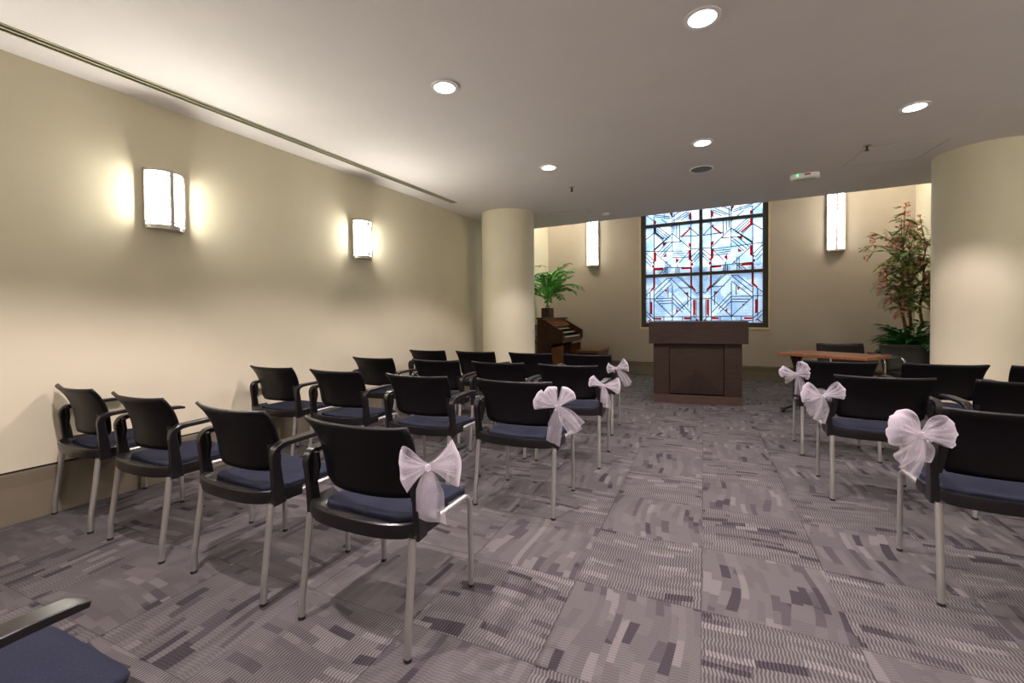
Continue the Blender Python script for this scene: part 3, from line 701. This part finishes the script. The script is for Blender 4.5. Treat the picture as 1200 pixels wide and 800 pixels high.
# ------------------------------------------------------------------ organ and bench (face +x)
ox, oy, ow = -2.97, 7.95, 1.48
t = thing('organ', 'dark brown wooden organ console with three keyboards behind the left pillar', 'organ', (ox, oy, 0))
side = [(0, 0), (.26, 0), (.26, .62), (.34, .69), (.52, .745), (.52, .925), (.10, 1.165), (0, 1.165)]
for y0 in (0, ow-.04): MB().prism(side, y0, y0+.04, 'y').build('side_panel', M['organ'], t, bevel=.003)
MB().box(0, .02, .04, ow-.04, 0, 1.16).build('rear_panel', M['organ'], t)
MB().box(-.02, .17, -.02, ow+.02, 1.167, 1.195).build('top_shelf', M['organ'], t, bevel=.003)
MB().box(.02, .24, .04, ow-.04, .05, .60).build('front_panel', M['organ'], t)
MB().prism([(.03, .62), (.50, .70), (.50, .79), (.03, .84)], .041, ow-.041, 'y').build('key_bed', M['organ'], t)
MB().prism([(.27, .0), (.47, .0), (.50, .66), (.27, .60)], .06, .12, 'y').build('leg', M['organl'], t)['label'] = 'lighter brown leg panel'
MB().prism([(.27, .0), (.47, .0), (.50, .66), (.27, .60)], ow-.12, ow-.06, 'y').build('leg', M['organl'], t)
for i in range(3):
    x1 = .50-.115*i; z1 = .80+.075*i
    k = MB().box(x1-.13, x1, .20, ow-.20, z1, z1+.022).build('keyboard', M['key'], t, bevel=.002)
    b = MB(); yy = .215
    n = 0
    while yy < ow-.22:
        if n % 7 not in (2, 6): b.box(x1-.125, x1-.045, yy, yy+.012, z1+.022, z1+.034)
        yy += .0235; n += 1
    b.build('black_keys', M['black'], k)
    MB().box(x1-.14, x1-.0, .045, .195, z1-.02, z1+.026).build('key_cheek', M['organ'], t)
    MB().box(x1-.14, x1-.0, ow-.195, ow-.045, z1-.02, z1+.026).build('key_cheek', M['organ'], t)
MB().prism([(.03, 1.16), (.10, 1.155), (.24, 1.03), (.20, .98), (.03, .98)], .041, ow-.041, 'y').build('stop_panel', M['organl'], t)
b, b2 = MB(), MB()
for r_ in range(2):
    for k in range(26):
        f = .30+.42*r_; x = .10+.14*f; z = 1.155-.125*f
        (b if k % 3 else b2).box(x-.004, x+.022, .12+k*.048, .12+k*.048+.030, z+.002, z+.022)
b.build('stop_tabs', M['tab'], t); b2.build('red_stop_tabs', M['redtab'], t)['label'] = 'red stop tabs'
t = thing('organ_bench', 'brown wooden organ bench standing against the back wall beside the organ', 'bench', (-2.27, 8.25, 0))
MB().box(0, .42, 0, 1.12, .51, .55).build('seat', M['organl'], t, bevel=.004)
MB().box(.02, .40, .03, 1.09, .41, .509).build('apron', M['organ'], t)
for y0 in (.04, 1.04): MB().prism([(.05, 0), (.39, 0), (.37, .05), (.37, .41), (.07, .41), (.07, .05)], y0, y0+.04, 'y').build('leg', M['organ'], t)
MB().box(.19, .23, .08, 1.04, .12, .17).build('stretcher', M['organ'], t)

# ------------------------------------------------------------------ plants
def leaf(b, p, d, n, L_, w_, fold=.25):
    """pointed leaf from p along d, n = its face normal"""
    d = d.normalized(); s = d.cross(n)
    if s.length < .01: s = d.cross(Vector((1, 0, .1)))
    s.normalize(); n = s.cross(d)
    a = p+d*L_*.35; c_ = p+d*L_*.72-n*L_*.06; tip = p+d*L_-n*L_*.14
    b.add([p, a+s*w_+n*w_*fold, c_+s*w_*.7+n*w_*fold, tip, c_-s*w_*.7+n*w_*fold, a-s*w_+n*w_*fold, a-n*0, c_],
          [(0, 6, 1), (6, 7, 2, 1), (7, 3, 2), (0, 5, 6), (6, 5, 4, 7), (7, 4, 3)])
def frond(base, az, el, L_, droop, nl, ll, lw, R, name, mat, parent, start=.25):
    b = MB(); P = []
    for k in range(13):
        s = k/12; e_ = el-droop*s**1.5
        P.append((P[-1]+Vector((math.cos(az)*math.cos(e_), math.sin(az)*math.cos(e_), math.sin(e_)))*L_/12) if P else Vector(base))
    b.tube(P, [.006*(1-.8*k/12)+.001 for k in range(13)], 5)
    for k in range(nl):
        s = start+(1-start)*k/(nl-1); i = min(11, int(s*12)); f = s*12-i; p = P[i].lerp(P[i+1], f); d = (P[i+1]-P[i]).normalized()
        sd = d.cross(Vector((0, 0, 1))); 
        if sd.length < .05: sd = Vector((-math.sin(az), math.cos(az), 0))
        sd.normalize(); up = sd.cross(d)
        for q in (-1, 1):
            ln = ll*(1-.55*abs(s-.45)**1.2)*R.uniform(.85, 1.1)
            leaf(b, p, d*.75+sd*q*R.uniform(.75, 1)+up*R.uniform(-.35, .15), up, ln, lw)
    return b.build(name, mat, parent, fix=False)
def clamp_room(t, um=.03):
    for o in kids(t):
        for v in o.data.vertices:
            p = v.co+t.location; u, w_ = to_room(p)
            u2, w2 = min(max(u, A0+um), A1-um), min(w_, VB-um)
            if (u2, w2) != (u, w_): v.co = room(u2, w2, p.z)-t.location
R = random.Random(11)
t = thing('potted_palm', 'bright green palm in a dark square basket on top of the organ', 'plant', (ox+.09, oy+.36, 1.197))
MB().box(-.085, .085, -.14, .14, 0, .185).build('basket', M['basket'], t, bevel=.008)
hb = MB()
for yy in (-.09, .05): hb.tube([(.0, yy+.06*math.cos(a)*.9+.02, .183+.05*math.sin(a)) for a in [PI*k/10 for k in range(11)]], .007, 6)
hb.build('handle', M['basket'], t)
MB().box(-.075, .075, -.13, .13, .175, .188).build('moss', M['soil'], t)
for k in range(4): MB().tube([(R.uniform(-.02, .02), -.03+.02*k, .185), (R.uniform(-.03, .03), -.04+.03*k, .5)], .010, 6).build('stem', M['leaf'], t)
for k in range(26):
    az = R.uniform(0, 2*PI); el = R.uniform(.5, 1.45)
    if k < 4: az = -.15+.2*k
    frond((0, 0, .32+R.uniform(-.1, .25)), az, el, R.uniform(.55, .95), R.uniform(.7, 1.7), 15, .18, .018, R, 'frond', M['leaf'], t)
clamp_room(t)
t = thing('floor_palm', 'leafy green plant on the floor, mostly hidden between the left pillar and the organ', 'plant', (-3.25, 8.05, 0))
MB().lathe([(.12, 0), (.16, .28), (.17, .30), (.15, .30), (.14, .26)], 0, 0, 24).build('pot', M['basket'], t, smooth=True)
MB().tube([(0, 0, .26), (.02, .02, .8), (0, .03, 1.5), (.02, .05, 2.2)], [.018, .016, .013, .008], 8).build('stem', M['bark'], t)
for k in range(26):
    z = .5+1.75*k/26; frond((0, .02, z), R.uniform(0, 2*PI), R.uniform(.1, 1.0), R.uniform(.25, .42), .9, 8, .11, .020, R, 'frond', M['leaf'], t)
clamp_room(t)
# flowering tree
tp = room(2.19, 8.5)
t = thing('flowering_tree', 'tall artificial tree with pink blossoms and small leaves beside the right pillar', 'tree', tp)
MB().lathe([(.15, 0), (.20, .32), (.215, .34), (.19, .34), (.17, .30)], 0, 0, 28).build('pot', M['basket'], t, smooth=True)
MB().lathe([(.17, .29), (.16, .305)], 0, 0, 20).build('moss', M['soil'], t)
# camera-right and camera-away directions seen from this plant, as plain world vectors
rt = Vector((c24, s24, 0)); aw = Vector((-s24, c24, 0))
tips = []
for k, (a, b_) in enumerate(((-.06, 0), (.03, .05), (.10, -.04))):
    p = [Vector((0, 0, .28))+rt*(.05*(k-1))]
    x = .05*(k-1)
    for j in range(1, 13):
        x += R.uniform(-.035, .035)+a*.12; p.append(rt*x+aw*(b_*j/6+R.uniform(-.02, .02))+Vector((0, 0, .28+j*.155)))
    MB().tube(p, [.030-.0018*j for j in range(13)], 8).build('trunk', M['bark'], t, smooth=True)
    tips += p[5:]
br = MB(); lf, ly, bl = MB(), MB(), MB()
targets = []
for k in range(85):     # branch tips around the crown
    z = R.uniform(1.3, 2.5); w_ = .52 if z < 2.1 else .38
    targets.append(rt*R.uniform(-w_*.85, .28)+aw*R.uniform(-.35, .25)+Vector((0, 0, z)))
for a, z in ((-.60, 2.40), (-.64, 2.22), (-.50, 1.80), (-.45, 1.85), (-.20, 2.82), (-.15, 2.65), (-.42, 1.7), (-.32, 1.5), (-.30, 1.32), (-.05, 2.6), (.05, 2.65), (-.36, 1.6)):
    targets.append(rt*a+aw*R.uniform(-.15, .1)+Vector((0, 0, z)))
for q in targets:
    s_ = min(tips, key=lambda p: (p-q).length+.5*max(0, p.z-q.z+.15)); mid = s_.lerp(q, .5)+Vector((0, 0, .06))
    P = bez([s_, mid, q], 8); br.tube(P, [.007*(1-k/9.5)+.0015 for k in range(9)], 5)
    n_ = R.choice((2, 3, 3))
    for w_ in range(n_):
        f = .45+.55*(w_+1)/n_; i = min(7, int(f*8)); p = P[i]; az = R.uniform(0, 2*PI)
        d = Vector((math.cos(az), math.sin(az), R.uniform(-.9, .7))).normalized()
        b = ly if R.random() < .16 else lf
        for j in range(6):     # pinnate sprig
            c_ = p+d*(.022*(j+1))+Vector((0, 0, -.002*j*j)); sd = d.cross(Vector((0, 0, 1))).normalized()
            for g_ in (-1, 1): leaf(b, c_, d*.5+sd*g_+Vector((0, 0, -.3)), Vector((0, 0, 1)), R.uniform(.05, .085), .015)
    if R.random() < .36 or q in targets[85:]:
        c0 = q+Vector((0, 0, -.03))
        for j in range(26):
            c_ = c0+Vector((R.gauss(0, .028), R.gauss(0, .028), R.uniform(-.17, .03)))
            d = Vector((R.uniform(-1, 1), R.uniform(-1, 1), R.uniform(-.9, .5))); leaf(bl, c_, d, Vector((R.uniform(-1, 1), R.uniform(-1, 1), 1)), R.uniform(.03, .055), .014)
br.build('branches', M['bark'], t, fix=False); lf.build('foliage', M['leafo'], t, fix=False)
ly.build('yellow_foliage', M['leafy'], t, fix=False)['label'] = 'yellowing leaves'; bl.build('blossoms', M['bloom'], t, fix=False)['label'] = 'pink blossoms'
clamp_room(t)
fp = tp+(-rt*.24-aw*.22)
t = thing('potted_fern', 'dark green broad-fronded fern at the foot of the flowering tree', 'plant', fp)
MB().lathe([(.12, 0), (.16, .6), (.17, .62), (.145, .62), (.14, .58)], 0, 0, 24).build('pot', M['basket'], t, smooth=True)
MB().lathe([(.14, .57), (.13, .59)], 0, 0, 18).build('soil', M['soil'], t)
for k in range(26):
    az = R.uniform(0, 2*PI); frond((0, 0, .59), az, R.uniform(.55, 1.4), R.uniform(.4, .68), R.uniform(.5, 1.5), 11, .19, .019, R, 'frond', M['leafd'], t, .3)

clamp_room(t)
# ------------------------------------------------------------------ table and leather chairs
TF = pix(913, 413, .74); 
cx_, cy_ = 1.38, 6.22; ta = math.radians(-37)
t = thing('folding_table', 'reddish wooden top folding table with black legs right of the podium', 'table', (cx_, cy_, 0), ta)
MB().box(-.47, .47, -.30, .30, .705, .74).build('table_top', M['table'], t, bevel=.005)
for sg in (-1, 1):
    b = MB(); b.tube([(sg*.38, -.03, .70), (sg*.40, -.03, .06)], .022, 10); b.tube([(sg*.38, .03, .70), (sg*.40, .03, .06)], .022, 10)
    b.ribbon([(sg*.40, -.30, .05), (sg*.40, 0, .075), (sg*.40, .30, .05)], (1, 0, 0), .05, .03)
    b.prism([(-.14, .70), (.14, .70), (.03, .52), (-.03, .52)], sg*.39-.01, sg*.39+.01, 'x')
    lg = b.build('leg', M['black'], t)
    for y in (-.28, .28): MB().prism([(y+.028*math.cos(k*PI/8), .028+.028*math.sin(k*PI/8)) for k in range(16)], sg*.40-.012, sg*.40+.012, 'x').build('caster', M['rubber'], lg)
MB().tube([(-.38, 0, .60), (.38, 0, .60)], .012, 8).build('crossbar', M['chrome'], t)
def leather_chair(x, y, rz, label):
    t = thing('leather_armchair', label, 'chair', (x, y, 0), rz, 'leather armchairs behind the table')
    def pad(name, hw, d0, d1, n0, n1, fn):
        vs, fs = [], []; nx, ny = 14, 12
        for k in (0, 1):
            for j in range(ny+1):
                for i in range(nx+1):
                    s = -1+2*i/nx; q = -1+2*j/ny
                    pu = (1-abs(s)**6)*(1-abs(q)**6); edge = max(abs(s), abs(q))**8
                    vs.append(fn(s*hw*(1-.02*abs(q)**10), (q+1)/2, (k*2-1)*(.014+.030*pu)))
        n = (nx+1)*(ny+1); g = lambda i, j, k: k*n+j*(nx+1)+i
        for j in range(ny):
            for i in range(nx):
                fs += [(g(i, j, 0), g(i, j+1, 0), g(i+1, j+1, 0), g(i+1, j, 0)), (g(i, j, 1), g(i+1, j, 1), g(i+1, j+1, 1), g(i, j+1, 1))]
            fs += [(g(0, j, 0), g(0, j, 1), g(0, j+1, 1), g(0, j+1, 0)), (g(nx, j, 0), g(nx, j+1, 0), g(nx, j+1, 1), g(nx, j, 1))]
        for i in range(nx): fs += [(g(i, 0, 0), g(i+1, 0, 0), g(i+1, 0, 1), g(i, 0, 1)), (g(i, ny, 0), g(i, ny, 1), g(i+1, ny, 1), g(i+1, ny, 0))]
        return MB().add(vs, fs).build(name, M['leather'], t, smooth=True, bevel=.004)
    pad('backrest', .29, 0, 0, 0, 0, lambda a, q, n: (a, -.24-.10*q+n, .42+.365*q))
    pad('seat', .27, 0, 0, 0, 0, lambda a, q, n: (a, -.22+.50*q, .42+n))
    for sg in (-1, 1):
        x_ = sg*.30
        P = [(x_, -.26, .012)]+[tuple(p) for p in bez([(x_, .24, .012), (x_, .30, .012), (x_, .29, .08)], 5)]+[tuple(p) for p in bez([(x_, .26, .56), (x_, .25, .64), (x_, .17, .645)], 6)]+[(x_, -.22, .62)]
        MB().tube(P, .013, 10).build('frame', M['chrome'], t, smooth=True)
        MB().box(x_-.025, x_+.025, -.20, .18, .648, .668).build('arm_pad', M['leather'], t, bevel=.008)
    MB().tube([(-.30, 0, .36), (.30, 0, .36)], .012, 8).build('cross_tube', M['chrome'], t)
for a, b_, yaw_, lb in ((983.5, 401.5, .10, 'black leather armchair with chrome frame behind the left half of the table'),
                        (1060, 403.5, .16, 'black leather armchair with chrome frame between the table and the right pillar')):
    p = pix(a, b_, .79); rz = PI+yaw_
    leather_chair(p.x-.34*math.sin(rz)*1.0, p.y+.34*math.cos(rz), rz, lb)
